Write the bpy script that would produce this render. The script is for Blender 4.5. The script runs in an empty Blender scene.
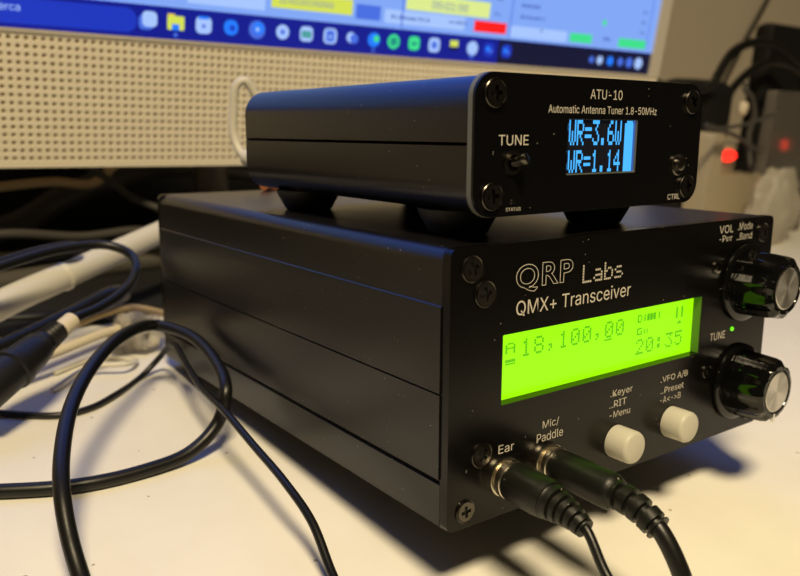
import bpy, bmesh, math, random
from mathutils import Vector, Matrix
random.seed(7)
MM = 0.001
DESK = 0.75                       # height of the desk top above the floor (m)
scn = bpy.context.scene
COL = scn.collection

# ------------------------------------------------------------------ materials
MATS = {}
def mat(name, col, rough=.5, metal=0., spec=.5, emit=None, es=1., trans=0., alpha=1., ior=1.45, coat=0., aniso=0., sheen=0.):
    m = bpy.data.materials.new(name); m.use_nodes = True
    b = m.node_tree.nodes['Principled BSDF']
    b.inputs['Base Color'].default_value = (*col, 1)
    b.inputs['Roughness'].default_value = rough
    b.inputs['Metallic'].default_value = metal
    b.inputs['Specular IOR Level'].default_value = spec
    b.inputs['Transmission Weight'].default_value = trans
    b.inputs['Alpha'].default_value = alpha
    b.inputs['IOR'].default_value = ior
    b.inputs['Coat Weight'].default_value = coat
    b.inputs['Anisotropic'].default_value = aniso
    if emit:
        b.inputs['Emission Color'].default_value = (*emit, 1)
        b.inputs['Emission Strength'].default_value = es
    MATS[name] = m
    return m
def srgb(r, g, b):
    f = lambda c: (c/255/12.92) if c/255 <= .04045 else ((c/255+.055)/1.055)**2.4
    return (f(r), f(g), f(b))
def bump(m, scale, strength, dist=.0002, detail=3, stretch=None):
    nt = m.node_tree; n = nt.nodes; l = nt.links
    tc = n.new('ShaderNodeTexCoord'); nz = n.new('ShaderNodeTexNoise'); bp = n.new('ShaderNodeBump')
    nz.inputs['Scale'].default_value = scale; nz.inputs['Detail'].default_value = detail
    bp.inputs['Strength'].default_value = strength; bp.inputs['Distance'].default_value = dist
    src = tc.outputs['Object']
    if stretch:
        mp = n.new('ShaderNodeMapping'); mp.inputs['Scale'].default_value = stretch
        l.new(src, mp.inputs['Vector']); src = mp.outputs['Vector']
    l.new(src, nz.inputs['Vector']); l.new(nz.outputs['Fac'], bp.inputs['Height'])
    l.new(bp.outputs['Normal'], n['Principled BSDF'].inputs['Normal'])
    return m
def dust(m, scale, thr, col=(.55, .52, .46), amount=.8):
    """grains of dust lying on a dark surface"""
    nt = m.node_tree; n = nt.nodes; l = nt.links; b = n['Principled BSDF']
    tc = n.new('ShaderNodeTexCoord'); v = n.new('ShaderNodeTexVoronoi'); v.inputs['Scale'].default_value = scale
    lt = n.new('ShaderNodeMath'); lt.operation = 'LESS_THAN'; lt.inputs[1].default_value = thr
    nz = n.new('ShaderNodeTexNoise'); nz.inputs['Scale'].default_value = scale*.33
    gt = n.new('ShaderNodeMath'); gt.operation = 'GREATER_THAN'; gt.inputs[1].default_value = .58
    mu = n.new('ShaderNodeMath'); mu.operation = 'MULTIPLY'
    mu2 = n.new('ShaderNodeMath'); mu2.operation = 'MULTIPLY'; mu2.inputs[1].default_value = amount
    mx = n.new('ShaderNodeMix'); mx.data_type = 'RGBA'
    l.new(tc.outputs['Object'], v.inputs['Vector']); l.new(tc.outputs['Object'], nz.inputs['Vector'])
    l.new(v.outputs['Distance'], lt.inputs[0]); l.new(nz.outputs['Fac'], gt.inputs[0])
    l.new(lt.outputs[0], mu.inputs[0]); l.new(gt.outputs[0], mu.inputs[1]); l.new(mu.outputs[0], mu2.inputs[0])
    l.new(mu2.outputs[0], mx.inputs[0]); mx.inputs[6].default_value = b.inputs['Base Color'].default_value
    mx.inputs[7].default_value = (*col, 1); l.new(mx.outputs[2], b.inputs['Base Color'])
    return m

M_shell = bump(dust(mat('black_anodised_shell', (.0045, .0041, .0038), .30, 0, .6), 760, .08), 2600, .35, .00003)
M_panel = bump(dust(mat('black_painted_panel', (.0028, .0026, .0024), .25, 0, .3), 700, .075), 1800, .25, .00003)
M_panel_atu = bump(dust(mat('satin_black_panel', (.0025, .0025, .0028), .25, 0, .35), 700, .07), 1800, .2, .00003)
M_edge = mat('bare_board_edge', (.12, .13, .12), .5)
M_screw = mat('black_oxide_screw', (.13, .12, .105), .27, 1.)
M_dark = mat('dark_recess', (.003, .003, .003), .6)
M_rubber = bump(mat('black_rubber_cord', (.006, .006, .0055), .36, 0, .5), 900, .2, .0001)
M_mould = bump(dust(mat('moulded_black_plug', (.007, .0075, .006), .42, 0, .45), 620, .13, amount=.5), 1500, .4, .0001)
M_gloss = mat('glossy_black_knob', (.003, .003, .003), .07, 0, .5)
M_nickel = mat('nickel_ring', (.72, .66, .54), .25, 1.)
M_print = mat('printed_legend', (.62, .58, .50), .6)
M_button = mat('cream_button', (.56, .54, .46), .42, 0, .4)
M_foot = mat('rubber_foot', (.008, .008, .009), .55)
M_whiteline = mat('white_pointer', (.8, .8, .76), .5)

# spun aluminium cap of a knob
M_alu = mat('spun_aluminium', (.62, .60, .56), .32, 1., aniso=.85)
nt = M_alu.node_tree; tg = nt.nodes.new('ShaderNodeTangent'); tg.direction_type = 'RADIAL'; tg.axis = 'Y'
nt.links.new(tg.outputs[0], nt.nodes['Principled BSDF'].inputs['Tangent'])

def emis(name, rgb, s=1., base=(.01, .01, .01), rough=.35):
    return mat(name, base, rough, emit=srgb(*rgb), es=s)
M_lcd = emis('lcd_backlight', (160, 255, 0), 1.05)
M_lcdink = emis('lcd_ink', (86, 205, 0), .85)
M_lcdwall = mat('lcd_window_liner', (.10, .20, .03), .45)  # green glow of the display on the window wall, put into the colour
M_oled = emis('oled_pixel', (70, 178, 255), 1.15)
M_oleddim = emis('oled_dim_strip', (60, 105, 190), .8)
M_oledoff = emis('oled_dark', (2, 5, 16), 1., rough=.2)
M_led = emis('green_led', (120, 255, 30), 1.2)

# desk top: warm white laminate with faint scuffs
M_desk = mat('white_laminate', (.80, .78, .73), .45, 0, .35)
nt = M_desk.node_tree; n = nt.nodes; l = nt.links
tc = n.new('ShaderNodeTexCoord'); nz = n.new('ShaderNodeTexNoise'); nz.inputs['Scale'].default_value = 45; nz.inputs['Detail'].default_value = 5
cr = n.new('ShaderNodeValToRGB'); cr.color_ramp.elements[0].position = .25; cr.color_ramp.elements[0].color = (.77, .745, .67, 1)
cr.color_ramp.elements[1].position = .7; cr.color_ramp.elements[1].color = (.82, .80, .73, 1)
vo = n.new('ShaderNodeTexVoronoi'); vo.inputs['Scale'].default_value = 95
lt = n.new('ShaderNodeMath'); lt.operation = 'LESS_THAN'; lt.inputs[1].default_value = .045
mx = n.new('ShaderNodeMix'); mx.data_type = 'RGBA'; mx.inputs[7].default_value = (.42, .37, .29, 1)
l.new(tc.outputs['Object'], nz.inputs['Vector']); l.new(tc.outputs['Object'], vo.inputs['Vector'])
l.new(nz.outputs['Fac'], cr.inputs[0]); l.new(cr.outputs[0], mx.inputs[6]); l.new(vo.outputs['Distance'], lt.inputs[0])
l.new(lt.outputs[0], mx.inputs[0]); l.new(mx.outputs[2], n['Principled BSDF'].inputs['Base Color'])
bp = n.new('ShaderNodeBump'); bp.inputs['Strength'].default_value = .25; bp.inputs['Distance'].default_value = .0001
nz2 = n.new('ShaderNodeTexNoise'); nz2.inputs['Scale'].default_value = 700
l.new(tc.outputs['Object'], nz2.inputs['Vector']); l.new(nz2.outputs['Fac'], bp.inputs['Height']); l.new(bp.outputs[0], n['Principled BSDF'].inputs['Normal'])

M_wall = bump(mat('beige_wall_paint', (.68, .60, .49), .8), 60, .15, .001)
M_floor = bump(mat('grey_brown_floor', (.07, .055, .045), .6), 8, .3, .001)
M_metal_leg = mat('desk_leg_steel', (.25, .25, .25), .4, .8)
M_cream = mat('cream_monitor_plastic', (.92, .85, .68), .5, 0, .4)
M_bezel = mat('pale_bezel_plastic', (.62, .58, .50), .45)
M_hole = mat('grille_hole', (.30, .22, .11), .8)
M_stand = mat('grey_stand_metal', (.13, .12, .10), .45, .3)
M_whitepl = mat('white_plastic', (.70, .67, .56), .42)
M_ivory = mat('ivory_sleeve', (.72, .64, .46), .5)
M_orange = mat('pale_orange_cord', (.62, .46, .24), .5)
M_tan = mat('dull_tan_plastic', (.42, .36, .25), .5)
M_grey = mat('grey_cord', (.06, .055, .048), .5)
M_copper = mat('copper_brown_plug', (.30, .10, .04), .4)
M_clear = mat('clear_plastic', (.93, .92, .88), .08, 0, .5, trans=1., ior=1.35)
M_film = mat('cloudy_plastic_film', (.70, .66, .56), .3, 0, .5, trans=.55, ior=1.2)
M_smoke = mat('smoked_clear_acrylic', (.50, .46, .42), .12, 0, .5, trans=.85, ior=1.3)
M_blackpl = mat('black_plastic', (.010, .010, .010), .4, 0, .4)
M_shade_sheet = bump(mat('black_shade_sheet', (.007, .007, .007), .9), 500, .5, .0005)
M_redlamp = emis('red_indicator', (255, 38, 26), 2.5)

# ------------------------------------------------------------------ mesh helpers (all in millimetres)
def new(): return bmesh.new()
def box(bm, x0, x1, y0, y1, z0, z1, bev=0, seg=2):
    r = bmesh.ops.create_cube(bm, size=1)
    for v in r['verts']:
        v.co = Vector((x0+(v.co.x+.5)*(x1-x0), y0+(v.co.y+.5)*(y1-y0), z0+(v.co.z+.5)*(z1-z0)))
    if bev:
        es = {e for v in r['verts'] for e in v.link_edges}
        bmesh.ops.bevel(bm, geom=list(es), offset=bev, segments=seg, profile=.5, affect='EDGES')
    return bm
def frame_of(d):
    d = Vector(d).normalized(); a = Vector((0, 0, 1)) if abs(d.z) < .9 else Vector((1, 0, 0))
    s = d.cross(a).normalized(); return s, s.cross(d).normalized(), d
def lathe(bm, o, d, prof, seg=32, fn=None):
    """prof = [(t, r)...] along direction d from o; fn(angle, r) may shape the outline"""
    s, t, d = frame_of(d); o = Vector(o); rings = []
    for (h, r) in prof:
        if r <= 1e-6: rings.append([bm.verts.new(o+d*h)]); continue
        ring = []
        for k in range(seg):
            a = 2*math.pi*k/seg; rr = fn(a, r) if fn else r
            ring.append(bm.verts.new(o+d*h+s*math.cos(a)*rr+t*math.sin(a)*rr))
        rings.append(ring)
    for A, B in zip(rings, rings[1:]):
        if len(A) == 1 and len(B) == 1: continue
        for k in range(seg):
            k2 = (k+1) % seg
            if len(A) == 1: bm.faces.new((A[0], B[k2], B[k]))
            elif len(B) == 1: bm.faces.new((A[k], A[k2], B[0]))
            else: bm.faces.new((A[k], A[k2], B[k2], B[k]))
    if len(rings[0]) > 1: bm.faces.new(rings[0][::-1])
    if len(rings[-1]) > 1: bm.faces.new(rings[-1])
    return bm
def spline(pts, n=10):
    P = [Vector(p) for p in pts]; P = [P[0]*2-P[1]]+P+[P[-1]*2-P[-2]]; out = []
    for i in range(1, len(P)-2):
        a, b, c, d = P[i-1:i+3]
        # centripetal Catmull-Rom
        t0 = 0; t1 = t0+max(1e-3, (b-a).length)**.5; t2 = t1+max(1e-3, (c-b).length)**.5; t3 = t2+max(1e-3, (d-c).length)**.5
        for k in range(n):
            t = t1+(t2-t1)*k/n
            A1 = a*((t1-t)/(t1-t0))+b*((t-t0)/(t1-t0)); A2 = b*((t2-t)/(t2-t1))+c*((t-t1)/(t2-t1)); A3 = c*((t3-t)/(t3-t2))+d*((t-t2)/(t3-t2))
            B1 = A1*((t2-t)/(t2-t0))+A2*((t-t0)/(t2-t0)); B2 = A2*((t3-t)/(t3-t1))+A3*((t-t1)/(t3-t1))
            out.append(B1*((t2-t)/(t2-t1))+B2*((t-t1)/(t2-t1)))
    out.append(P[-2]); return out
def tube(bm, pts, r, seg=14, n=10, smooth=True, rfn=None):
    C = spline(pts, n) if smooth else [Vector(p) for p in pts]
    nrm = None; rings = []
    for i, p in enumerate(C):
        d = (C[min(i+1, len(C)-1)]-C[max(i-1, 0)]).normalized()
        if nrm is None: nrm = frame_of(d)[0]
        nrm = (nrm-d*nrm.dot(d)).normalized(); b = d.cross(nrm)
        rr = rfn(i/(len(C)-1)) if rfn else r
        rings.append([bm.verts.new(p+nrm*math.cos(2*math.pi*k/seg)*rr+b*math.sin(2*math.pi*k/seg)*rr) for k in range(seg)])
    for A, B in zip(rings, rings[1:]):
        for k in range(seg):
            k2 = (k+1) % seg; bm.faces.new((A[k], A[k2], B[k2], B[k]))
    bm.faces.new(rings[0][::-1]); bm.faces.new(rings[-1]); return bm
def rrect(x0, x1, z0, z1, r, seg=6):
    out = []
    for cx, cz, a0 in ((x1-r, z1-r, 0), (x0+r, z1-r, 90), (x0+r, z0+r, 180), (x1-r, z0+r, 270)):
        for k in range(seg+1):
            a = math.radians(a0+90*k/seg); out.append((cx+r*math.cos(a), cz+r*math.sin(a)))
    return out
def prism(bm, outer, y0, y1, holes=()):
    """extrude an x-z outline (with holes) from y0 to y1"""
    loops = [outer]+list(holes); sides = []
    for y in (y0, y1):
        es = []; ls = []
        for lp in loops:
            vs = [bm.verts.new((x, y, z)) for x, z in lp]; ls.append(vs)
            es += [bm.edges.new((vs[i], vs[(i+1) % len(vs)])) for i in range(len(vs))]
        bmesh.ops.triangle_fill(bm, use_beauty=True, use_dissolve=False, edges=es, normal=(0, -1 if y == y0 else 1, 0))
        sides.append(ls)
    for A, B in zip(*sides):
        for i in range(len(A)):
            j = (i+1) % len(A); bm.faces.new((A[i], A[j], B[j], B[i]))
    bmesh.ops.recalc_face_normals(bm, faces=bm.faces[:]); return bm
def circle(cx, cz, r, n=24): return [(cx+r*math.cos(2*math.pi*k/n), cz+r*math.sin(2*math.pi*k/n)) for k in range(n)]

def finish(bm, name, mats, parent, smooth=True, angle=40, recalc=True, shift=None):
    if recalc: bmesh.ops.recalc_face_normals(bm, faces=bm.faces[:])
    if shift is not None: bmesh.ops.translate(bm, verts=bm.verts[:], vec=-Vector(shift))
    bmesh.ops.scale(bm, verts=bm.verts[:], vec=(MM, MM, MM))
    me = bpy.data.meshes.new(name); bm.to_mesh(me); bm.free()
    for m in (mats if isinstance(mats, (list, tuple)) else [mats]): me.materials.append(m)
    if smooth:
        me.polygons.foreach_set('use_smooth', [True]*len(me.polygons))
        try: me.set_sharp_from_angle(angle=math.radians(angle))
        except Exception: pass
    o = bpy.data.objects.new(name, me); COL.objects.link(o)
    if parent: o.parent = parent
    return o
def tag(o, label, cat=None, group=None, kind=None):
    o['label'] = label
    if cat: o['category'] = cat
    if group: o['group'] = group
    if kind: o['kind'] = kind
    return o
def empty(name, loc, label, cat, rx=0, rz=0, group=None):
    o = bpy.data.objects.new(name, None); COL.objects.link(o)
    o.empty_display_size = .02
    o.location = (loc[0]*MM, loc[1]*MM, DESK+loc[2]*MM); o.rotation_euler = (rx, 0, rz)
    return tag(o, label, cat, group)
def single(bm, name, mats, label, cat, group=None, **k):
    """a thing made of one mesh, given in world millimetres above the desk; its origin goes to its base"""
    xs = [v.co for v in bm.verts]
    c = Vector((sum(v.x for v in xs)/len(xs), sum(v.y for v in xs)/len(xs), min(v.z for v in xs)))
    o = finish(bm, name, mats, None, shift=c, **k)
    o.location = (c.x*MM, c.y*MM, DESK+c.z*MM)
    return tag(o, label, cat, group)

# lettering -------------------------------------------------------------------
import os
FONT_FILE = None
try:
    p_ = os.path.join(bpy.utils.resource_path('LOCAL'), 'datafiles', 'fonts', 'Inter.woff2')
    if os.path.exists(p_): FONT_FILE = bpy.data.fonts.load(p_)
except Exception: FONT_FILE = None
def text_verts(s, outline=False, ow=.012):
    cu = bpy.data.curves.new('lettering', 'FONT'); cu.body = s; cu.size = 1
    if FONT_FILE and not outline: cu.font = FONT_FILE
    cu.resolution_u = 4
    if outline: cu.offset = .018; cu.space_character = 1.12; cu.fill_mode = 'NONE'; cu.bevel_depth = ow; cu.bevel_resolution = 0
    ob = bpy.data.objects.new('lettering', cu); COL.objects.link(ob)
    bpy.context.view_layer.update()
    dg = bpy.context.evaluated_depsgraph_get()
    me = bpy.data.meshes.new_from_object(ob.evaluated_get(dg))
    vs = [tuple(v.co) for v in me.vertices]; fs = [tuple(p.vertices) for p in me.polygons]
    bpy.data.objects.remove(ob); bpy.data.curves.remove(cu); bpy.data.meshes.remove(me)
    return vs, fs
def lettering(bm, s, x0, x1, z0, z1, y=-.07, outline=False, mi=0, fn=None, ow=.012, zr=None):
    """write s so that its ink fills x0..x1, z0..z1 on the plane y (fn maps x,z to 3-D when not the plane)"""
    vs, fs = text_verts(s, outline, ow)
    ax, bx = min(v[0] for v in vs), max(v[0] for v in vs); ay, by = min(v[1] for v in vs), max(v[1] for v in vs)
    if zr: ay, by = zr
    new_v = []
    for v in vs:
        X = x0+(v[0]-ax)/(bx-ax)*(x1-x0); Z = z0+(v[1]-ay)/(by-ay)*(z1-z0); Y = y-(v[2]*4 if outline else 0)
        new_v.append(bm.verts.new(fn(X, Z) if fn else (X, Y, Z)))
    for f in fs:
        try: bm.faces.new([new_v[i] for i in f]).material_index = mi
        except ValueError: pass
FONT = {
'A': '01110 10001 10001 11111 10001 10001 10001', '0': '01110 10001 10011 10101 11001 10001 01110', '1': '00100 01100 00100 00100 00100 00100 01110',
'2': '01110 10001 00001 00010 00100 01000 11111', '3': '11111 00010 00100 00010 00001 10001 01110', '5': '11111 10000 11110 00001 00001 10001 01110',
'8': '01110 10001 10001 01110 10001 10001 01110', ',': '00000 00000 00000 00000 01100 00100 01000', ':': '00000 01100 01100 00000 01100 01100 00000',
'P': '11110 10001 10001 11110 10000 10000 10000', 'W': '10001 10001 10001 10101 10101 10101 01010', 'R': '11110 10001 10001 11110 10100 10010 10001',
'=': '00000 00000 11111 00000 11111 00000 00000', '.': '00000 00000 00000 00000 00000 01100 01100', '6': '00110 01000 10000 11110 10001 10001 01110',
'S': '01111 10000 10000 01110 00001 00001 11110', '4': '00010 00110 01010 10010 11111 00010 00010', 'L': '10000 10000 10000 10000 10000 10000 11111',
'a': '00000 00000 01110 00001 01111 10001 01111', 'b': '10000 10000 10110 11001 10001 10001 11110', 's': '00000 00000 01110 10000 01110 00001 11110'}
def rect(bm, x0, x1, z0, z1, y, mi=0, fn=None):
    f = bm.faces.new([bm.verts.new(fn(x, z) if fn else (x, y, z)) for x, z in ((x0, z0), (x1, z0), (x1, z1), (x0, z1))]); f.material_index = mi
def dots(bm, s, x0, z0, pitch, w, h, y, mi=0, gap=.12, xmin=None, fat=1):
    for i, ch in enumerate(s):
        if ch not in FONT: continue
        for r, row in enumerate(FONT[ch].split()):
            for c, bit in enumerate(row):
                if bit == '1':
                    X = x0+i*pitch+c*w/5; Z = z0+(6-r)*h/7; X1 = X+w/5*(1-gap)*fat; Z1 = Z+h/7*(1-gap)
                    if xmin is not None and X < xmin: X = xmin
                    if X1 > X: rect(bm, X, X1, Z, Z1, y, mi)
def arc_poly(cx, cz, r, a0, a1, n=12): return [(cx+r*math.cos(math.radians(a0+(a1-a0)*k/n)), cz+r*math.sin(math.radians(a0+(a1-a0)*k/n))) for k in range(n+1)]

def cross_outline(cx, cz, L, w, rot=0):
    p = [(w, L), (-w, L), (-w, w), (-L, w), (-L, -w), (-w, -w), (-w, -L), (w, -L), (w, -w), (L, -w), (L, w), (w, w)]
    c, s = math.cos(rot), math.sin(rot)
    return [(cx+x*c-z*s, cz+x*s+z*c) for x, z in p]
def screw(parent, x, z, r=2.6, y=-.9, rot=.3):
    """cross-head screw: domed head with a real cross recess, seated in a countersink ring"""
    bm = new()
    prism(bm, circle(x, z, r*.86, 28), y*.55, 0, [cross_outline(x, z, r*.52, r*.15, rot)])
    lathe(bm, (x, 0, z), (0, -1, 0), [(0, r), (-y*.35, r), (-y*.42, r*.96), (-y*.3, r*.88), (0, r*.86)], 28)
    h = finish(bm, 'screw', M_screw, parent, angle=30)
    bm = new(); prism(bm, circle(x, z, r*.6, 16), -.12, -.02); finish(bm, 'screw_recess', M_dark, h)
    return h

# ------------------------------------------------------------------ setting
def structure(bm, name, m):
    o = finish(bm, name, m, None, smooth=False); o.location = (0, 0, DESK); o['kind'] = 'structure'; return o
bm = new(); box(bm, -1300, 2200, -1500, 1000, -790, -750); structure(bm, 'floor', M_floor)
bm = new(); box(bm, -1300, 2200, 430, 480, -750, 1700); structure(bm, 'wall_back', M_wall)
bm = new(); box(bm, 552, 572, 418, 430, -750, 1700, 3); structure(bm, 'trim_1', M_wall)

desk = empty('desk', (300, 20, -750), 'white laminate desk top that carries the radios, cables and monitor', 'desk')
def sh(b, name, m, par, base=(300, 20, -750), **k): return finish(b, name, m, par, shift=base, **k)
bm = new(); box(bm, -600, 1200, -132, 420, -28, 0, 1.5); sh(bm, 'desk_top', M_desk, desk)
for x in (-560, 1120):
    for y in (-110, 340):
        bm = new(); box(bm, x, x+40, y, y+40, -750, -28, 3); sh(bm, 'leg', M_metal_leg, desk)

# ------------------------------------------------------------------ the transceiver (local frame: x right, y back, z up, front panel face at y = 0)
TILT = -math.atan2(12, 150)
CA, SA = math.cos(TILT), math.sin(TILT)
def radio(p, lift=15.):
    """local radio millimetres -> world millimetres above the desk"""
    x, y, z = p; z += lift
    return Vector((x, y*CA-z*SA, y*SA+z*CA))
T0 = radio((0, 0, 0))
trx = empty('transceiver', T0, 'large black radio transceiver with a lime green lit display and two fluted knobs', 'radio', rx=TILT)
W, D, H = 106.6, 150., 55.
# front panel with a window and two jack holes
bm = new()
prism(bm, rrect(0, W, 0, H, 1.6), 0, 2.2, [rrect(13.3, 78.2, 23.2, 37.3, .2, 1)[::-1], circle(14.4, 8.35, 3.3), circle(27.0, 8.35, 3.3)])
finish(bm, 'front_panel', M_panel, trx, angle=30)
# extruded shells: profile in x-z, extruded along y
def shell_profile(half):
    def side(s):      # left side, from the top down; s mirrors to the right
        up = [(0, 44.3), (-.35, 44.05), (-.35, 27.55), (-.05, 27.4)]
        lo = [(-.05, 27.3), (-.35, 27.15), (-.35, 10.5), (.7, 10.1), (.7, 9.6), (0, 9.2), (0, .9), (.9, 0)]
        return up if half == 'u' else lo
    if half == 'u':
        L = arc_poly(3.2, 55-3.2, 3.2, 90, 180, 8)+side(0)
        R = [(W-x, z) for x, z in L][::-1]
        return R+L
    L = side(0); R = [(W-x, z) for x, z in L][::-1]
    return R+L
bm = new(); prism(bm, shell_profile('u'), 2.3, D-2.2); finish(bm, 'upper_shell', M_shell, trx, angle=28)
bm = new(); prism(bm, shell_profile('l'), 2.3, D-2.2); finish(bm, 'lower_shell', M_shell, trx, angle=28)
bm = new(); prism(bm, rrect(0, W, 0, H, 1.6), D-2.2, D); finish(bm, 'rear_panel', M_panel, trx)
# display: liner of the window, lit glass and its characters
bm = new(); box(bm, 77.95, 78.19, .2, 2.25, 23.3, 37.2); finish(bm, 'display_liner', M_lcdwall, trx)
bm = new(); yd = 2.27; yt = yd-.03
rect(bm, 13.3, 78.2, 23.2, 37.3, yd, 0)
dots(bm, '18,100,00', 20.2+.35, 31.3, 3.62, 2.75, 3.7, yt, 1)
dots(bm, 'A', 16.2, 32.5, 3.6, 2.7, 2.2, yt, 1, gap=.1)
for k in range(5): rect(bm, 16.2+k*.56, 16.2+k*.56+.48, 30.7, 31.3, yt, 1)
rect(bm, 16.2, 19.0, 30.25, 30.5, yt, 1)
rect(bm, 45.75, 48.3, 30.7, 31.0, yt, 1)
dots(bm, '20:35', 56.6+.3, 25.7, 3.62, 2.75, 3.6, yt, 1)
# small battery, S-meter and signal marks
for x0, x1, z0, z1 in ((57, 57.4, 33.2, 35), (57.4, 58.3, 34.7, 35), (57.4, 58.3, 33.2, 33.5), (58.3, 58.6, 33.5, 34.7), (59.4, 59.8, 33.3, 34.9),
                       (60.4, 61.3, 33.3, 34.9), (61.5, 62.4, 33.3, 34.9), (62.6, 63.5, 33.3, 34.9), (64.6, 65.0, 33.3, 34.9),
                       (57, 57.4, 30.3, 31.9), (57.4, 58.8, 31.6, 31.9), (57.4, 58.8, 30.3, 30.6), (58.5, 58.8, 30.6, 31.1), (58.1, 58.5, 30.9, 31.1),
                       (59.5, 59.8, 30.3, 31.5), (60.5, 60.8, 30.3, 31.5), (71.3, 71.9, 32.4, 35.1), (73.3, 73.9, 32.4, 35.1), (71.8, 73.3, 31.0, 31.3), (72.4, 73.3, 31.3, 31.6)):
    rect(bm, x0, x1, z0, z1, yt, 1)
tag(finish(bm, 'display', [M_lcd, M_lcdink], trx, smooth=False, recalc=False), 'lime green lit display with darker green characters reading 18,100,00 and 20:35')
# lettering
bm = new(); lettering(bm, 'QRP', 16.2, 32.1, 45.0, 50.6, outline=True, ow=.010)
dots(bm, 'Labs', 35.1, 45.1, 3.35, 2.85, 3.9, -.07, 0, gap=.25)
finish(bm, 'maker_lettering', M_print, trx, smooth=False)
bm = new(); lettering(bm, 'QMX+ Transceiver', 16.5, 50.8, 40.45, 43.6); finish(bm, 'title_lettering', M_print, trx, smooth=False)
for nm, rows in {'earphone_legend': [('Ear', 12.9, 17.1, 13.2, 15.0)],
                 'microphone_legend': [('Mic/', 25.1, 29.9, 15.6, 17.5), ('Paddle', 23.5, 31.3, 13.0, 14.9)],
                 'keyer_legend': [('.Keyer', 46.1, 53.6, 18.0, 19.9), ('..RIT', 45.9, 51.7, 15.8, 17.4), ('-Menu', 46.1, 53.2, 13.4, 14.9)],
                 'preset_legend': [('.VFO A/B', 63.9, 74.2, 18.2, 19.9), ('..Preset', 64.1, 72.9, 15.6, 17.1), ('-A<->B', 64.1, 72.0, 13.3, 14.8)],
                 'volume_legend': [('VOL', 82.8, 88.6, 51.9, 53.8), ('-Pwr', 83.0, 88.4, 49.8, 51.4)],
                 'mode_legend': [('.Mode', 90.6, 97.0, 52.2, 54.0), ('..Band', 90.4, 97.0, 49.8, 51.5)],
                 'tune_legend': [('TUNE', 82.4, 88.8, 25.5, 27.4)]}.items():
    bm = new()
    for s, x0, x1, z0, z1 in rows: lettering(bm, s, x0, x1, z0, z1)
    finish(bm, nm, M_print, trx, smooth=False)
for x, z, r in ((5.0, 51.0, 2.55), (8.3, 46.0, 2.6), (8.4, 14.2, 2.6), (4.5, 3.6, 2.3), (101.8, 51.0, 2.4), (101.8, 3.6, 2.3), (83.0, 43.8, 1.7), (82.0, 18.0, 1.7)):
    screw(trx, x, z, r, rot=random.uniform(0, 1.4))
# knobs: fluted glossy body on a skirt, spun aluminium cap
def knob(x, z, name, rot, ptr):
    seg = 100
    fl = lambda a, r: r*(1-.105*(abs(math.cos(5*(a+rot)))**1.3)) if r > 6.4 else r
    bm = new()
    lathe(bm, (x, 0, z), (0, -1, 0), [(.1, 7.6), (1.3, 8.35), (2.2, 8.45), (9.0, 8.05), (10.3, 7.75), (11.0, 7.0), (11.3, 6.3), (11.3, 5.6), (10.9, 5.4), (10.9, 0)], seg, fl)
    k = finish(bm, name, M_gloss, trx, angle=28)
    bm = new(); lathe(bm, (x, 0, z), (0, -1, 0), [(0, 9.7), (.5, 9.9), (1.0, 9.8), (1.4, 9.0), (1.5, 8.3)], 64); finish(bm, 'skirt', M_gloss, k, angle=28)
    bm = new(); lathe(bm, (x, -10.95, z), (0, -1, 0), [(0, 5.1), (.25, 5.1), (.4, 4.85), (.3, 0)], 64)
    tag(finish(bm, 'cap', M_alu, k, angle=25), 'spun aluminium disc')
    a = math.radians(ptr); c, s = math.cos(a), math.sin(a)
    bm = new(); box(bm, -.28, .28, -11.42, -10.6, 5.6, 7.5)
    bmesh.ops.rotate(bm, verts=bm.verts[:], cent=(0, 0, 0), matrix=Matrix.Rotation(a, 3, 'Y')); bmesh.ops.translate(bm, verts=bm.verts[:], vec=(x, 0, z))
    tag(finish(bm, 'pointer', M_whiteline, k), 'white line on the rim')
    return k
knob(95.2, 39.0, 'volume_knob', .15, 95); knob(95.2, 13.2, 'tuning_knob', .32, 185)
for x, z in ((48.7, 7.7), (68.6, 8.0)):
    bm = new(); lathe(bm, (x, 0, z), (0, -1, 0), [(0, 3.75), (4.8, 3.7), (5.35, 3.45), (5.6, 3.0), (5.5, 0)], 40)
    b = finish(bm, 'push_button', M_button, trx, angle=45)
    bm = new(); lathe(bm, (x, 0, z), (0, -1, 0), [(.0, 4.1), (.06, 4.1), (.06, 3.76)], 40); finish(bm, 'button_gap', M_dark, b)
bm = new(); lathe(bm, (91.6, 0, 27.4), (0, -1, 0), [(0, .55), (.3, .5), (.45, .25), (.5, 0)], 16); tag(finish(bm, 'status_light', M_led, trx), 'tiny lit green light')
for x in (14.4, 27.0):
    bm = new(); lathe(bm, (x, 1.5, 8.35), (0, -1, 0), [(0, 3.25), (1.9, 3.9), (2.1, 3.9), (2.1, 2.6), (.2, 2.6), (.2, 0)], 32)
    finish(bm, 'jack_socket', M_blackpl, trx)
for x in (23, W-23):
    bm = new(); lathe(bm, (x, 26, 0), (0, 0, -1), [(0, 6.2), (12.2, 5.2), (12.9, 4.6)], 32); finish(bm, 'foot', M_foot, trx)
    bm = new(); lathe(bm, (x, D-14, 0), (0, 0, -1), [(0, 6.2), (3.6, 5.6), (4.0, 5.0)], 32); finish(bm, 'foot', M_foot, trx)

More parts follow.
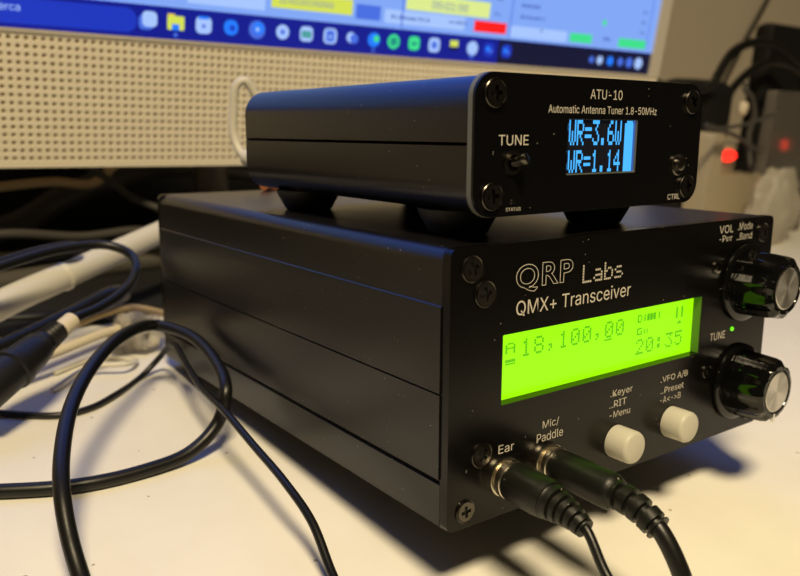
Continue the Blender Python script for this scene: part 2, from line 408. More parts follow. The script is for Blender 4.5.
# ------------------------------------------------------------------ the antenna tuner on top
A0 = radio((5.5, .74, 60.0))
atu = empty('antenna_tuner', A0, 'small black tuner box with a blue lit display, standing on the large transceiver', 'radio', rx=TILT)
aw, ad, ah = 67.8, 93.8, 26.1
bm = new(); prism(bm, rrect(0, aw, 0, ah, 4.6, 8), .0, 1.1, [rrect(24.2, 45.5, 7.2, 18.1, .2, 1)[::-1]]); finish(bm, 'front_plate', M_panel_atu, atu, angle=30)
bm = new(); prism(bm, rrect(-.1, aw+.1, -.1, ah+.1, 4.7, 8), .6, 1.7, [rrect(23.9, 45.8, 6.9, 18.4, .2, 1)[::-1]])
tag(finish(bm, 'plate_edge', M_edge, atu, angle=30), 'grey cut edge of the front plate')
def halfprof(top):
    o = rrect(.25, aw-.25, .25, ah-.25, 6.2, 10); c = 13.3
    if top: p = [(x, z) for x, z in o if z > c]; p = p+[(.25, c+.35), (.9, c+.12)]; return [(aw-.9, c+.12), (aw-.25, c+.35)]+p
    p = [(x, z) for x, z in o if z < c]
    return [(.9, c-.12), (.25, c-.3)]+p+[(aw-.25, c-.3), (aw-.9, c-.12)]
bm = new(); prism(bm, halfprof(True), 2.0, ad-.3); finish(bm, 'upper_shell', M_shell, atu, angle=28)
bm = new(); prism(bm, halfprof(False), 2.0, ad-.3); finish(bm, 'lower_shell', M_shell, atu, angle=28)
bm = new(); prism(bm, rrect(.8, aw-.8, .8, ah-.8, 5.6, 8), ad-.25, ad+.6); finish(bm, 'rear_plate', M_panel_atu, atu)
for x, z in ((4.5, 22.4), (aw-4.3, 22.2), (4.3, 3.9), (aw-4.3, 3.7)): screw(atu, x, z, 2.6, -1.5, rot=random.uniform(0, 1.4))
bm = new(); yd = .5; yt = .46
rect(bm, 24.2, 45.5, 7.2, 18.1, yd, 0)
dots(bm, 'PWR=3.6W', 22.75, 13.0, 2.3, 2.0, 4.9, yt, 1, gap=0, xmin=24.25)
dots(bm, 'SWR=1.14', 22.75, 7.6, 2.3, 2.0, 4.4, yt, 1, gap=0, xmin=24.25)
rect(bm, 41.9, 44.6, 7.5, 17.4, yt, 1); rect(bm, 42.5, 44.4, 17.4, 17.9, yt, 1)
rect(bm, 44.6, 45.4, 7.3, 18.0, yt, 2)
finish(bm, 'display', [M_oledoff, M_oled, M_oleddim], atu, smooth=False, recalc=False)['label'] = 'small dark display with blue lit characters reading WR=3.6W and WR=1.14'
bm = new(); prism(bm, rrect(24.2, 45.5, 7.2, 18.1, .2, 1), .1, .6, [rrect(24.3, 45.25, 7.45, 18.0, .2, 1)[::-1]]); finish(bm, 'display_rim', M_edge, atu)
bm = new(); lettering(bm, 'ATU-10', 30.2, 39.9, 22.0, 23.9); finish(bm, 'title_lettering', M_print, atu, smooth=False)
bm = new(); lettering(bm, 'Automatic Antenna Tuner 1.8-50MHz', 18.5, 51.4, 19.15, 20.7); finish(bm, 'subtitle_lettering', M_print, atu, smooth=False)
bm = new(); lettering(bm, 'TUNE', 5.9, 13.5, 13.1, 15.0); finish(bm, 'tune_legend', M_print, atu, smooth=False)
bm = new(); lettering(bm, 'STATUS', 8.2, 12.0, .95, 1.6); finish(bm, 'status_legend', M_print, atu, smooth=False)
bm = new(); lettering(bm, 'CTRL', 57.2, 61.6, .9, 2.1); finish(bm, 'control_legend', M_print, atu, smooth=False)
bm = new(); lathe(bm, (9.5, 0, 9.9), (0, -1, 0), [(0, 2.3), (.35, 2.3), (.35, 1.5), (-.2, 1.4), (-.2, 0)], 28)
sw = finish(bm, 'tune_button', M_screw, atu)
bm = new(); lathe(bm, (9.7, 0, 9.9), (.35, -1, .32), [(0, .9), (2.0, 1.0), (2.6, 1.15), (3.1, .95), (3.3, 0)], 20); finish(bm, 'plunger', M_screw, sw)
bm = new(); lathe(bm, (60.0, 0, 8.6), (0, -1, 0), [(0, 2.5), (.4, 2.5), (.6, 2.2), (.45, 1.5), (1.1, 1.35), (1.35, .9), (1.4, 0)], 28); finish(bm, 'control_button', M_screw, atu)
bm = new(); lathe(bm, (9.8, 0, 2.6), (0, -1, 0), [(0, .6), (.25, .5), (.3, 0)], 14); finish(bm, 'status_light', M_screw, atu)
for x, y in ((11, 17), (aw-17, 15), (11, ad-15), (aw-17, ad-15)):
    bm = new(); lathe(bm, (x, y, .3), (0, 0, -1), [(0, 8.4), (.8, 8.4), (4.9, 6.2), (5.2, 5.8)], 36); finish(bm, 'foot', M_foot, atu)

# ------------------------------------------------------------------ plugs and cords in the front jacks
def R(x, y, z): return radio((x, y, z))
DIR = (R(0, -1, 0)-R(0, 0, 0))
def ribbed(bm, pts, r0, r1, nrib, depth):
    C = spline(pts, 24)
    def rf(t): return (r0+(r1-r0)*t)-(depth if (t*nrib) % 1 > .62 and .04 < t < .97 else 0)
    tube(bm, C, 0, 20, 1, smooth=False, rfn=rf)
# thin cord: earphone
thin = [R(14.4, -21.5, 6.0), (13.5, -25.6, 17.6), (13.2, -32, 13.2), (11, -41, 7), (2, -50, 1.2), (-14, -38, 1.2), (-20, -16, 1.2), (-18, 4, 1.4), (-16.1, 15.5, 3.5), (-14.4, 27.0, 8.9), (-14.1, 39.5, 12.1), (-12.9, 56.8, 13.0), (-12.2, 74.0, 14.6),
        (-9.2, 98.5, 12.8), (-6.1, 118.3, 13.6), (-4.0, 131.1, 14.0), (-3.6, 137.1, 12.1), (-4.3, 144.1, 6.0), (-10.4, 143.2, 1.1), (-23.1, 131.0, 1.1), (-32.2, 124.8, 1.1), (-40.7, 123.9, 1.1), (-54.5, 133.3, 1.1), (-85, 160, 1.1), (-150, 158, 1.1), (-300, 122, 1.1)]
ear = empty('earphone_cable', R(14.4, 0, 8.35), 'thin black audio cable with moulded plug in the lower left jack of the transceiver', 'cable')
def child(bm, name, m, par, base, **k): return finish(bm, name, m, par, shift=base, **k)
eb = R(14.4, 0, 8.35); mb = R(27.0, 0, 8.35)
bm = new(); lathe(bm, R(14.4, 0, 8.35)-DIR*.8, DIR, [(0, 2.5), (.3, 3.9), (1.6, 4.0), (1.9, 3.2), (2.2, 3.2), (2.4, 3.9), (3.6, 3.9), (3.9, 3.5)], 36); tag(child(bm, 'metal_collar', M_nickel, ear, eb), 'shiny metal collar of the plug')
bm = new(); lathe(bm, R(14.4, -2.8, 8.35), (DIR+Vector((0, 0, -.04))), [(0, 3.5), (.4, 3.85), (1.2, 4.0), (7, 4.0), (9.2, 3.8), (10.4, 3.2), (10.7, 2.6)], 40); child(bm, 'plug_body', M_mould, ear, eb)
bm = new(); ribbed(bm, [R(14.4, -11.5, 8.1), R(14.45, -15.0, 7.7), R(14.45, -18.2, 7.1), R(14.4, -21.4, 6.0)], 3.9, 1.9, 6, .8); child(bm, 'strain_relief', M_mould, ear, eb, angle=25)
bm = new(); tube(bm, [R(14.45, -18, 7.1)]+[Vector(p) for p in thin], .95, 14, 10); child(bm, 'cord', M_rubber, ear, eb)
# thick cord: microphone / paddle
thick = [R(27.1, -27.6, 4.9), (27.4, -31.4, 16.0), (28.2, -33.4, 10.6), (27, -38, 5.2), (17, -60, 1.8), (-15, -75, 1.8), (-50, -50, 1.8), (-62, -5, 1.8), (-59, 20, 1.9), (-57.8, 35.9, 4.2), (-57.8, 44.6, 9.5), (-57.0, 52.4, 15.1), (-54.5, 61.9, 19.1), (-48.4, 77.1, 23.4), (-38.2, 94.5, 26.3),
         (-25.0, 112.7, 26.3), (-10.3, 129.1, 22.0), (-5.0, 116, 21.8), (-5.2, 96.6, 19.7), (-8.2, 83.5, 16.3), (-11.0, 82.5, 8.4), (-19.5, 80.4, 3.0), (-33.0, 78.7, 1.8), (-47.0, 79.4, 1.8), (-63.2, 85.7, 1.8), (-95, 104, 1.8), (-160, 98, 1.8), (-300, 55, 1.8)]
mic = empty('microphone_cable', mb, 'thick black audio cable plugged in beside the earphone plug and looping over the desk', 'cable')
bm = new(); lathe(bm, mb-DIR*.8, DIR, [(0, 2.5), (.3, 3.9), (1.6, 4.0), (1.9, 3.2), (2.2, 3.2), (2.4, 3.7), (3.4, 3.7), (3.7, 3.3)], 36); tag(child(bm, 'metal_collar', M_nickel, mic, mb), 'shiny metal collar of the plug')
bm = new(); lathe(bm, R(27.0, -2.6, 8.35), (DIR+Vector((0, 0, -.03))), [(0, 3.2), (.4, 3.5), (5, 3.65), (14.0, 3.7), (15.0, 3.3), (15.6, 2.6)], 40); child(bm, 'plug_body', M_mould, mic, mb)
bm = new(); ribbed(bm, [R(27.0, -17.2, 7.9), R(27.05, -20.5, 7.6), R(27.1, -24.0, 6.6), R(27.1, -27.6, 4.9)], 3.0, 2.6, 4, .95); child(bm, 'strain_relief', M_mould, mic, mb, angle=25)
bm = new(); tube(bm, [R(27.05, -22, 7.1)]+[Vector(p) for p in thick], 1.72, 18, 12); child(bm, 'cord', M_rubber, mic, mb)

# ------------------------------------------------------------------ the monitor
P0 = Vector((348.29, 234.53, 108.09)); U = Vector((.99871, -.0505, -.00451)); V = Vector((.00069, -.07533, .99716)); N = Vector((-.0507, -.99588, -.0752))
MB = Vector((80, 265, 0))
mon = empty('monitor', MB, 'wide monitor with a blue lit screen and a cream perforated speaker bar below it', 'monitor')
def mp(u, v, d=0): return P0+U*u+V*v-N*d     # d = depth behind the screen face
def place(bm):
    for v in bm.verts: v.co = mp(v.co.x, v.co.z, v.co.y)
    return bm
SW = 531; SH = 299
bm = new(); prism(bm, rrect(-SW-9, 9.2, -55, SH+9, 4), 1.2, 26, []); place(bm); child(bm, 'housing', M_cream, mon, MB)
bm = new(); prism(bm, rrect(-SW-9, 9.2, -1.3, SH+9, 1.2), -1.0, 1.3, [rrect(-SW, 0, 0, SH, .3, 1)[::-1]]); place(bm); child(bm, 'bezel', M_bezel, mon, MB)
# perforated speaker bar: every cell of the grid is a rounded rim around a sunk hole
def grille():
    verts, faces, mi = [], [], []
    u0, u1, v0, v1 = -SW-4, 4, -52.8, -1.9; p = 3.15
    nx, nz = int((u1-u0)/p), int((v1-v0)/p); p = (v1-v0)/nz; nx = int((u1-u0)/p)
    o8 = [(math.cos(math.radians(22.5+45*k)), math.sin(math.radians(22.5+45*k))) for k in range(8)]
    for i in range(nx):
        for j in range(nz):
            cx, cz = u0+(i+.5)*p, v0+(j+.5)*p; h = p/2; b = len(verts)
            sq = [(h, h*.414), (h*.414, h), (-h*.414, h), (-h, h*.414), (-h, -h*.414), (-h*.414, -h), (h*.414, -h), (h, -h*.414)]
            for x, z in sq: verts.append((cx+x, -.3, cz+z))
            for x, z in ((h, h), (-h, h), (-h, -h), (h, -h)): verts.append((cx+x, -.3, cz+z))
            for x, z in o8: verts.append((cx+x*1.02, -.25, cz+z*1.02))
            for x, z in o8: verts.append((cx+x*.78, .9, cz+z*.78))
            o8i = [0, 1, 2, 3, 4, 5, 6, 7]
            for k in range(8):
                k2 = (k+1) % 8
                # o8[k] sits at 22.5+45k deg like sq[k]
                faces.append((b+k, b+k2, b+12+k2, b+12+k)); mi.append(0)
                faces.append((b+12+k, b+12+k2, b+20+k2, b+20+k)); mi.append(0)
            faces.append(tuple(b+20+k for k in range(8))); mi.append(1)
            for k, c in ((0, 8), (2, 9), (4, 10), (6, 11)): faces.append((b+k, b+c, b+k+1)); mi.append(0)
    w = [mp(x, z, y)-MB for x, y, z in verts]
    me = bpy.data.meshes.new('speaker_grille'); me.from_pydata([tuple(v*MM) for v in w], [], faces)
    me.materials.append(M_cream); me.materials.append(M_hole); me.polygons.foreach_set('material_index', mi)
    bm = bmesh.new(); bm.from_mesh(me); bmesh.ops.remove_doubles(bm, verts=bm.verts[:], dist=1e-6)
    # plain rim strips around the perforated field
    for a in ((-SW-9, u0, -55, -1.3), (u0+nx*p, 9.2, -55, -1.3), (u0, u0+nx*p, -55, v0), (u0, u0+nx*p, v1, -1.3)):
        bm.faces.new([bm.verts.new((mp(x, z, -.3)-MB)*MM) for x, z in ((a[0], a[2]), (a[1], a[2]), (a[1], a[3]), (a[0], a[3]))])
    # closing edges back to the housing
    for (a, b2) in (((-SW-9, -55), (9.2, -55)), ((9.2, -55), (9.2, -1.3)), ((9.2, -1.3), (-SW-9, -1.3)), ((-SW-9, -1.3), (-SW-9, -55))):
        bm.faces.new([bm.verts.new((mp(x, z, d)-MB)*MM) for x, z, d in ((*a, -.3), (*b2, -.3), (*b2, 1.3), (*a, 1.3))])
    bmesh.ops.recalc_face_normals(bm, faces=bm.faces[:]); bm.to_mesh(me); bm.free()
    o = bpy.data.objects.new('speaker_grille', me); COL.objects.link(o); o.parent = mon
    tag(o, 'cream speaker bar with rows of small round holes')
grille()
# screen face and what it shows
SC = [emis('screen_window', (124, 161, 236), 1.1), emis('screen_taskbar', (0, 20, 142), 1.), emis('screen_search', (20, 52, 190), 1.), emis('screen_white', (160, 190, 244), 1.1),
      emis('screen_yellow', (214, 226, 84), 1.), emis('screen_red', (245, 22, 24), 1.1), emis('screen_green', (60, 225, 140), 1.), emis('screen_bright_blue', (28, 120, 250), 1.1),
      emis('screen_mid_blue', (70, 110, 225), 1.), emis('screen_ink', (72, 100, 190), .9), emis('screen_orange', (240, 205, 70), 1.), emis('screen_dark', (4, 10, 50), 1.), emis('screen_teal', (20, 150, 130), 1.), emis('screen_pale_yellow', (216, 232, 140), 1.05), emis('screen_blue_fill', (66, 116, 244), 1.9)]
WIN, TB, SRCH, WH, YE, RE, GR, BB, MBL, INK, OR, DK, TE, PY, FILL = range(15)
bm = new()
rect(bm, -SW, 0, 0, SH, .6, WIN); rect(bm, -SW, 0, 0, 13.2, .5, TB); rect(bm, -SW+8, -8, 95, SH-14, .55, FILL); rect(bm, -125, 0, 0, 12.8, .46, DK)  # unseen upper area added in strong blue for the shell bevels to reflect
def face(pts, mi, y): f = bm.faces.new([bm.verts.new((x, y, z)) for x, z in pts]); f.material_index = mi
def icon(x, z, w, mi, y=.4, r=.3): face(rrect(x-w/2, x+w/2, z-w/2, z+w/2, w*r, 4), mi, y)
face(rrect(-470, -321.5, 1.6, 11.4, 4.7, 6), SRCH, .45)
lettering(bm, 'Cerca', -376.8, -366.4, 6.4, 9.4, fn=lambda x, z: (x, .4, z), mi=WH)
ix = [-316.8, -304.9, -292.6, -280.0, -267.5, -254.8, -242.5, -229.8, -217.5, -205.2, -193.5, -181.0, -168.3, -155.5, -143.0, -131.5, -119.0]
zz = 7.0
kinds = ['win', 'folder', 'store', 'blob', 'ring', 'round', 'table', 'card', 'globe', 'edge', 'green', 'app', 'card2', 'yel', 'round2', 'blue', 'blue']
for x, k in zip(ix, kinds):
    if k == 'win': icon(x-1, zz-.8, 6, MBL, .4); icon(x+.6, zz+.6, 6.3, WH, .36)
    elif k == 'folder':
        face(rrect(x-3.8, x+3.6, zz-3, zz+2.8, .6, 3), YE, .4); face(rrect(x-3.6, x-.5, zz+2.2, zz+3.6, .4, 3), OR, .42); rect(bm, x-1.8, x+1.4, zz-3.1, zz-.6, .36, BB); icon(x-.2, zz-5, 1.8, MBL, .36, .5)
    elif k == 'store': icon(x, zz, 7.2, WH); rect(bm, x-2.3, x+2.3, zz+2.4, zz+3.7, .36, BB); icon(x, zz-.4, 1.6, MBL, .36)
    elif k == 'blob': icon(x, zz, 6.6, BB, .4, .45); icon(x+.6, zz-.2, 2.6, SRCH, .36, .5)
    elif k == 'ring': icon(x, zz, 8, MBL, .4, .5); icon(x+.8, zz+.8, 5.2, BB, .36, .5); icon(x+.2, zz+.2, 1.8, WH, .33, .5)
    elif k == 'round': icon(x, zz, 6.6, WH, .4, .5); icon(x, zz, 2.4, MBL, .36, .5)
    elif k == 'table':
        icon(x, zz, 6.8, WH); rect(bm, x-2.4, x+2.4, zz-1.7, zz+1.4, .36, TE)
        for q in (-.9, .7): rect(bm, x+q-.12, x+q+.12, zz-1.7, zz+1.4, .33, WH)
    elif k == 'card': icon(x, zz, 7.2, WH); face(rrect(x-2.2, x+2.2, zz-2.6, zz+2.6, .5, 3), MBL, .36); icon(x, zz-.4, 1.3, WH, .33)
    elif k == 'globe': icon(x-.8, zz+.2, 5, WH, .4, .5); icon(x+1, zz-.3, 4.6, MBL, .38, .5)
    elif k == 'edge': icon(x, zz, 7, BB, .4, .5); icon(x+1.4, zz+.6, 3.4, GR, .36, .5); icon(x, zz-5, 1.6, MBL, .36, .5)
    elif k == 'green': icon(x, zz, 7.2, GR, .4, .5); icon(x, zz, 4.4, TE, .36, .5)
    elif k == 'app': icon(x, zz, 6.8, GR); rect(bm, x-1.6, x+1.6, zz-1, zz+.6, .36, TE)
    elif k == 'card2': icon(x, zz, 7.2, WH); icon(x, zz, 3.4, MBL, .36, .2)
    elif k == 'yel': rect(bm, x-2.6, x+2.6, zz, zz+3.2, .4, YE); rect(bm, x-2.6, x+2.6, zz-1.8, zz-.2, .4, DK)
    elif k == 'round2': icon(x, zz, 7.4, WH, .4, .5); icon(x, zz-4.4, 2.2, MBL, .36, .5)
    else: icon(x, zz, 7.2, SRCH, .4, .35); icon(x-.8, zz+.3, 3, BB, .36, .5); icon(x+1.4, zz-.8, 2, MBL, .36, .5)
for x, w, c in ((-52, 4, MBL), (-45, 5, WH), (-36, 5.5, BB), (-27, 5, MBL), (-19, 6, MBL), (-10.5, 7, WH)): icon(x, 6.5, w, c, .4, .5)
# window contents seen along the bottom of the picture
face(rrect(-261, -218.5, 17.4, 24.5, .3, 2), YE, .5); lettering(bm, '10.001001000000', -257, -229, 19.6, 22.2, fn=lambda x, z: (x, .44, z), mi=INK)
rect(bm, -216.5, -202.5, 16.2, 23, .5, MBL)
rect(bm, -188, -134, 23.0, 31, .5, PY); lettering(bm, '00:01:00', -172, -149, 24.8, 28.6, fn=lambda x, z: (x, .44, z), mi=INK)
rect(bm, -143.5, -121, 15.8, 21.5, .5, RE); rect(bm, -72.5, -54.5, 15.4, 20.4, .5, GR); rect(bm, -31.5, -7, 15.2, 20.4, .5, GR); icon(-46, 28, 3.4, GR, .5, .5)
rect(bm, -200, -150, 15.6, 22.2, .52, WH); rect(bm, -300, -264, 15.6, 22.2, .52, WH); rect(bm, -118, -75, 14.8, 20.8, .52, WH)
for x, z, w in ((-196, 18, 24), (-160, 18.5, 12), (-112, 25, 20), (-112, 31, 16), (-112, 38, 22), (-288, 20, 14), (-14, 30, 5), (-14, 36, 5), (-14, 24, 5), (-130, 33, 6), (-96, 19, 3), (-45, 18, 9), (-130, 25, 7), (-305, 24, 10), (-240, 29, 18), (-210, 30, 22)):
    for q in range(int(w/2.4)): rect(bm, x+q*2.4, x+q*2.4+random.uniform(.9, 1.8), z, z+random.uniform(1.2, 2.0), .44, INK)
rect(bm, -190, -189.2, 14, 80, .5, MBL); rect(bm, -119, -118.2, 14, 120, .5, MBL); rect(bm, -6.5, -5.8, 16, 200, .5, MBL)
for z in (60, 90, 120, 150, 190, 230): rect(bm, -500, -20, z, z+1, .5, MBL)
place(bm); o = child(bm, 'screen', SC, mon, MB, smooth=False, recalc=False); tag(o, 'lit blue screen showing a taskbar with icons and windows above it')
# stand
bm = new(); tube(bm, [(-60, 255, 5), (0, 273, 5), (80, 285, 5)], 5, 12, 6); tube(bm, [(80, 285, 5), (170, 273, 5), (230, 255, 5)], 5, 12, 6); child(bm, 'stand_foot', M_stand, mon, MB)
bm = new(); tube(bm, [(80, 275, 6), (80, 300, 40), (80, 292, 120)], 9, 14, 6); child(bm, 'stand_neck', M_stand, mon, MB)

# ------------------------------------------------------------------ clutter left of and behind the radios
bm = new(); tube(bm, [(-85, 152.5, 10.0), (-45.0, 178.5, 19.9), (-21, 193.3, 23.8)], 4.9, 20, 6)
tube(bm, [(-21.5, 193, 23.7), (24.5, 221.2, 31.4), (52, 238, 36)], 4.7, 20, 6); lathe(bm, (-22.5, 192.4, 23.5), (.84, .52, .14), [(0, 4.9), (.5, 5.3), (2.2, 5.3), (2.7, 4.7)], 24)
single(bm, 'plastic_tube', M_whitepl, 'white plastic tube lying slanted across the black cables behind the transceiver', 'tube')

dn = empty('power_connector', (-50, 127, 0), 'black cable connector with an ivory sleeve at its neck, lying beside the white tube', 'connector')
B = (-50, 127, 0)
cp = [(-44.0, 131.2, 19.4), (-39.0, 136.0, 21.4), (-31.4, 141.4, 23.5), (-22.0, 147.0, 24.5), (-12.4, 152.6, 27.6), (-6.6, 158.0, 32.6), (-5.8, 166.2, 36.2), (-12.1, 171.8, 38.7), (-27.5, 170.8, 38.6), (-46.9, 163.6, 36.2), (-75, 155, 30), (-140, 165, 6), (-300, 190, 1.6)]
bm = new(); tube(bm, cp, 1.55, 14, 8); child(bm, 'cord', M_rubber, dn, B)
d0 = (Vector((-31.1, 142.1, 24.0))-Vector((-61.3, 116.6, 13.5))).normalized()
bm = new(); lathe(bm, Vector((-31.7, 141.2, 23.4)), -d0, [(0, 1.9), (.3, 2.6), (6.6, 2.7), (7.0, 2.2)], 24); tag(child(bm, 'sleeve', M_ivory, dn, B), 'ivory sleeve')
bm = new(); q = Vector((-36.0, 138.0, 22.2)); lathe(bm, q, -d0, [(0, 1.9), (.6, 2.7)]+[(1.2+k*.8, 3.3-(k % 2)*.6+k*.06) for k in range(9)]+[(9, 3.9)], 24); child(bm, 'strain_relief', M_blackpl, dn, B, angle=25)
bm = new(); lathe(bm, q-d0*8.6, -d0, [(0, 3.6), (1, 4.4), (5, 5.0), (11, 5.4), (11.3, 5.9), (13.5, 5.9), (14, 5.3), (26, 5.3), (27, 5)], 32); child(bm, 'connector_body', M_blackpl, dn, B)

def cord(name, pts, r, m, label, group=None, cat='cable'):
    bm = new(); tube(bm, pts, r, 12, 8); return single(bm, name, m, label, cat, group)
cord('black_cable', [(-300, 215, 1.8), (-160, 180, 4), (-80, 174, 26), (-50.0, 180.5, 32.1), (-30.1, 187.9, 34.9), (-19.0, 190.3, 35.4), (-15.6, 194.5, 33.4), (-22, 197, 31), (-42.5, 190.5, 30.6), (-80, 184, 25), (-160, 196, 4), (-300, 235, 1.8)], 1.7, M_rubber, 'black cable folded back in a narrow bend above the white tube')
cord('black_cable', [(-300, 104, 2.3), (-165, 138, 2.3), (-110, 131, 8.5), (-85, 128, 9), (-56.4, 146.2, 14.3), (-40.9, 155.0, 16.6), (-22.0, 166.0, 19.6), (-9.6, 173.5, 21.6), (-3, 184, 17), (-14, 210, 4), (-60, 230, 2)], 2.3, M_rubber, 'black cable running just below the white tube along its length')
cord('orange_cord', [(-300, 84, 1.5), (-150, 122, 1.5), (-85, 131, 3.5), (-50.4, 150.2, 11.0), (-29.7, 163.5, 13.5), (-6.3, 178.0, 13.8), (20, 200, 2)], 1.5, M_orange, 'pale orange cord under the ivory-sleeved connector')
cord('data_cord', [(-300, 70, 1.6), (-150, 112, 1.6), (-90, 125, 2), (-55, 146, 7.0), (-33, 157, 8.5), (-10, 171, 8.5), (14, 185, 3)], 1.6, M_ivory, 'ivory cord beneath the orange cord')
cord('clear_wire', [(-38, 144, 1.0), (-24, 152, 3.5), (-14, 149, 3.5), (-8, 158, 1.0), (-18, 166, 1.0), (-34, 158, 1)], .8, M_whitepl, 'thin whitish wire curled on the desk near the rear corner of the transceiver')
# crumpled clear film
def crumple(c, s, seed, amp=.25, sub=4, fold=1.):
    from mathutils import noise
    bm = new(); bmesh.ops.create_icosphere(bm, subdivisions=sub, radius=1)
    for v in bm.verts:
        p = v.co.copy(); o = Vector((seed*7.3, seed*3.1, seed))
        k = 1+amp*noise.noise(p*1.6+o)*2+amp*.55*abs(noise.noise(p*4.5*fold+o))*2+amp*.3*noise.noise(p*9*fold+o)
        v.co = Vector((p.x*s[0]*k, p.y*s[1]*k, max(-s[2]*.98, p.z*s[2]*k)))
        v.co += Vector(c)
    return bm
single(crumple((-3.5, 172, 6), (8, 9, 6), 3), 'plastic_film', M_film, 'scrap of crumpled clear plastic film beside the rear corner of the transceiver', 'film')
# white lead at the back of the tuner
wl = empty('antenna_lead', (36, 163, 12), 'white cable bent in an upright loop behind the small tuner', 'cable'); B = (36, 163, 12)
bm = new(); tube(bm, [(48, 158, 76), (45, 162, 82), (40.5, 166, 90), (36.6, 167, 94.8), (34.0, 168, 93), (33.1, 168.5, 85), (33.0, 167.5, 74.8), (34.4, 163, 69.0), (38, 150, 67.5)], 1.5, 14, 8); child(bm, 'cord', M_whitepl, wl, B)
bm = new(); lathe(bm, (34.6, 162, 68.8), (.3, -1, -.1), [(0, 2.4), (.6, 3.0), (9, 3.2), (10, 2.8)], 20); child(bm, 'plug', M_whitepl, wl, B)
cord('coaxial_stub', [(36, 150, 60.0), (39, 153.0, 59.0), (45, 154.5, 57.5), (52, 155, 52)], 1.5, M_copper, 'short copper brown plug end peeping out behind the tuner')
# under the monitor
bm = new(); box(bm, -190, 330, 348, 378, 0, 92, 3); single(bm, 'darkening_block', M_blackpl, 'long black block added behind the monitor foot to darken the gap', 'case')  # black backing added to make the gap under the monitor dark
bm = new(); box(bm, -180, 128, 205, 320, 0, 2, .6); single(bm, 'darkening_sheet', M_shade_sheet, 'thin black sheet added under the cables to darken the desk below the monitor', 'mat')  # added black sheet stands in for the darkness below the monitor
for pts, r, m, nm, lab in (([(-60, 290, 14), (-13.3, 303, 24), (7.2, 312, 33), (37.7, 322, 41), (73.3, 330, 45), (120, 334, 40)], 6.0, M_grey, 'grey_cable', 'thick dark grey cable sloping upward beneath the speaker bar'),
                     ([(-80, 262, 20), (-28.6, 265.8, 26), (4.5, 268.5, 22), (36.8, 269.4, 22), (60, 262, 10)], 2.2, M_grey, 'grey_cable', 'dark grey cable lying level behind the white tube'),
                     ([(-40, 296, 40), (1.1, 300.5, 42.7), (20.9, 304, 40.9), (38.2, 309, 53), (55, 313, 56)], 2.2, M_orange, 'brown_cord', 'brownish cord hanging just under the speaker bar'),
                     ([(-5, 300, 56), (16, 290, 50), (30, 276, 38), (44, 262, 30), (50, 255, 12)], 1.8, M_grey, 'grey_cable', 'thin grey cord crossing down in front of the thick grey cable')):
    cord(nm, pts, r, m, lab)
bm = new(); lathe(bm, (-40, 290, 3), (0, 0, 1), [(0, 11), (40, 11), (50, 10), (54, 6), (54, 0)], 24); single(bm, 'white_bottle', M_whitepl, 'white rounded bottle half hidden under the far end of the speaker bar', 'bottle')

# ------------------------------------------------------------------ things on the desk to the right, behind the radios
bm = new(); box(bm, 388, 442, 226, 262, 60, 108, 12, 4); box(bm, 395, 470, 230, 262, 0, 64, 5); single(bm, 'power_adapter', M_blackpl, 'black upright power adapter with cables looping over its top', 'adapter')
pl = empty('power_socket', (424, 214, 0), 'cream plug block with a glowing red lamp in front of the black adapter', 'socket'); B = (424, 214, 0)
bm = new(); prism(bm, rrect(386, 398, 0, 74, 4), 205, 222); prism(bm, rrect(398, 456, 0, 46, 6), 208, 222); box(bm, 398, 424, 210, 222, 44, 66, 3); child(bm, 'body', M_tan, pl, B)
bm = new(); lathe(bm, (411, 209, 59), (-.3, -1, .2), [(-8, 4.5), (-.5, 4.7), (1.6, 4.0), (2.8, 2.4), (3.2, 0)], 24)
for v in bm.verts: v.co.x = 411+(v.co.x-411)*1.7; v.co.z = 59+(v.co.z-59)*.85
tag(child(bm, 'red_lamp', M_redlamp, pl, B), 'glowing red lamp')
cord('headset_cable', [(430, 245, 60), (436, 246, 98), (447, 248, 114), (465, 250, 130), (503, 250, 138), (542, 246, 127), (575, 240, 108), (590, 238, 50), (590, 238, 3.5)], 3.4, M_rubber, 'black cable arching high over the adapter, outer of the two arcs')
cord('headset_cable', [(440, 238, 70), (450, 240, 98), (463, 242, 108), (485, 242, 120), (516, 242, 124), (545, 238, 112), (556, 236, 60), (556, 236, 3)], 3.0, M_rubber, 'black cable arching over the adapter, inner and lower of the two arcs')
cord('black_lead', [(330, 255, 114), (350, 242, 109), (368, 232, 101), (392, 222, 101), (402, 220, 108)], 2.6, M_rubber, 'black lead drooping from the edge of the monitor to the adapter')
cord('wall_cord', [(830, 426, 270), (791, 426, 202), (752, 426, 144), (720, 424, 90), (700, 415, 2)], 2.2, M_rubber, 'dark cord running down the wall at a slant')
cord('wire', [(362, 196, 77), (400, 196, 80), (440, 196, 88)], 1.2, M_grey, 'thin grey wire rising to the clear box in front of the adapter')
cord('wire', [(358, 194, 80), (395, 196, 73), (430, 198, 62)], 1.4, M_grey, 'thin grey wire sloping down in front of the adapter')
cord('beige_cable', [(430, 216, 106), (428, 214, 102), (434, 213, 98), (441, 213, 86), (440, 214, 72), (438, 207, 48)], 2.0, M_grey, 'grey cable curling down over the front of the adapter')
bm = new(); lathe(bm, (424, 212, 86), (.1, 0, 1), [(0, 2), (1, 3), (5, 3.5), (8, 3), (9, 0)], 20); single(bm, 'cable_clip', M_ivory, 'small beige clip on the black cables', 'clip')
bm = new(); box(bm, 540, 620, 266, 284, 0, 156, 6); spk = empty('black_case', (580, 275, 0), 'tall black case with a small red light behind the clear box', 'case'); child(bm, 'body', M_blackpl, spk, (580, 275, 0))
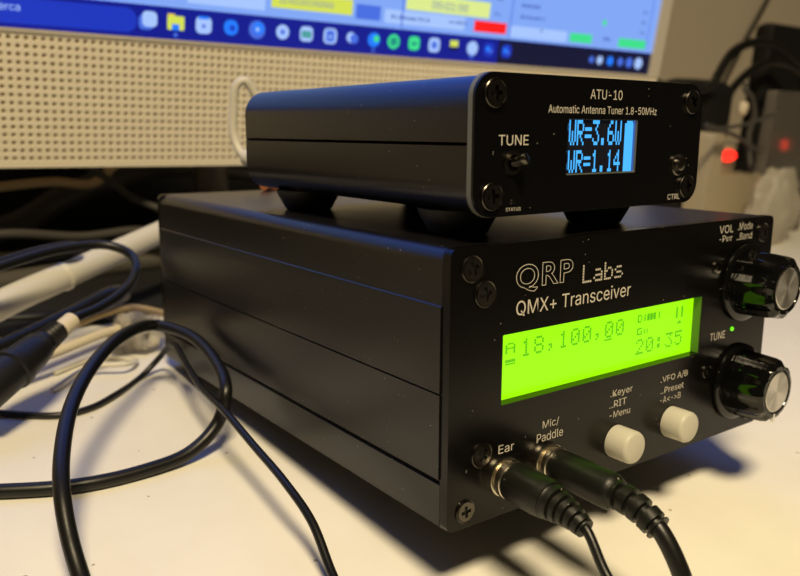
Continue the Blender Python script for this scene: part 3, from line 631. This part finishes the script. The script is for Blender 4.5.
bm = new(); lathe(bm, (577, 266.5, 60), (0, -1, 0), [(0, 3), (1.5, 2.6), (2.2, 1.4), (2.4, 0)], 20)
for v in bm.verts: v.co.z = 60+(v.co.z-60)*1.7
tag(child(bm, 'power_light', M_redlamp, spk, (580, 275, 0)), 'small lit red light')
bm = new(); prism(bm, rrect(458, 520, 0, 103, 3), 208, 216, []); 
single(bm, 'clear_box', M_smoke, 'smoked clear plastic box standing at the edge of the scene', 'box')
single(crumple((445, 190, 24), (27, 10, 27), 5, .13, 5, .6), 'plastic_bag', M_film, 'crumpled cloudy plastic bag behind the corner of the transceiver', 'bag')

# ------------------------------------------------------------------ light
def area(name, loc, size, power, col, rot=(0, 0, 0), sy=None):
    L = bpy.data.lights.new(name, 'AREA'); L.energy = power; L.color = col; L.shape = 'RECTANGLE' if sy else 'DISK'; L.size = size
    if sy: L.size_y = sy
    o = bpy.data.objects.new(name, L); COL.objects.link(o); o.location = (loc[0]*MM, loc[1]*MM, DESK+loc[2]*MM); o.rotation_euler = rot; return o
area('ceiling_lamp', (-220, -390, 900), .28, 18.5, (1., .81, .50), rot=(math.radians(-23), math.radians(-16), 0))
w = bpy.data.worlds.new('room_ambient'); scn.world = w; w.use_nodes = True
bg = w.node_tree.nodes['Background']; bg.inputs[0].default_value = (1., .76, .50, 1); bg.inputs[1].default_value = .032

# ------------------------------------------------------------------ camera
cam = bpy.data.cameras.new('camera'); co = bpy.data.objects.new('camera', cam); COL.objects.link(co); scn.camera = co
rx_ = Vector((.80833, -.58652, .05086)); up = Vector((.10986, .23515, .96573)); fw = Vector((.57838, .77504, -.25452))
m = Matrix((rx_, up, -fw)).transposed().to_4x4(); m.translation = Vector((-90.41*MM, -101.04*MM, DESK+98.95*MM)); co.matrix_world = m
cam.sensor_width = 36; cam.lens = 801.52/800*36; cam.clip_start = .005; cam.clip_end = 20
cam.dof.use_dof = True; cam.dof.focus_distance = .165; cam.dof.aperture_fstop = 22
vs = scn.view_settings; vs.view_transform = 'Standard'; vs.look = 'None'; vs.exposure = 0; vs.gamma = 1; vs.use_curve_mapping = False
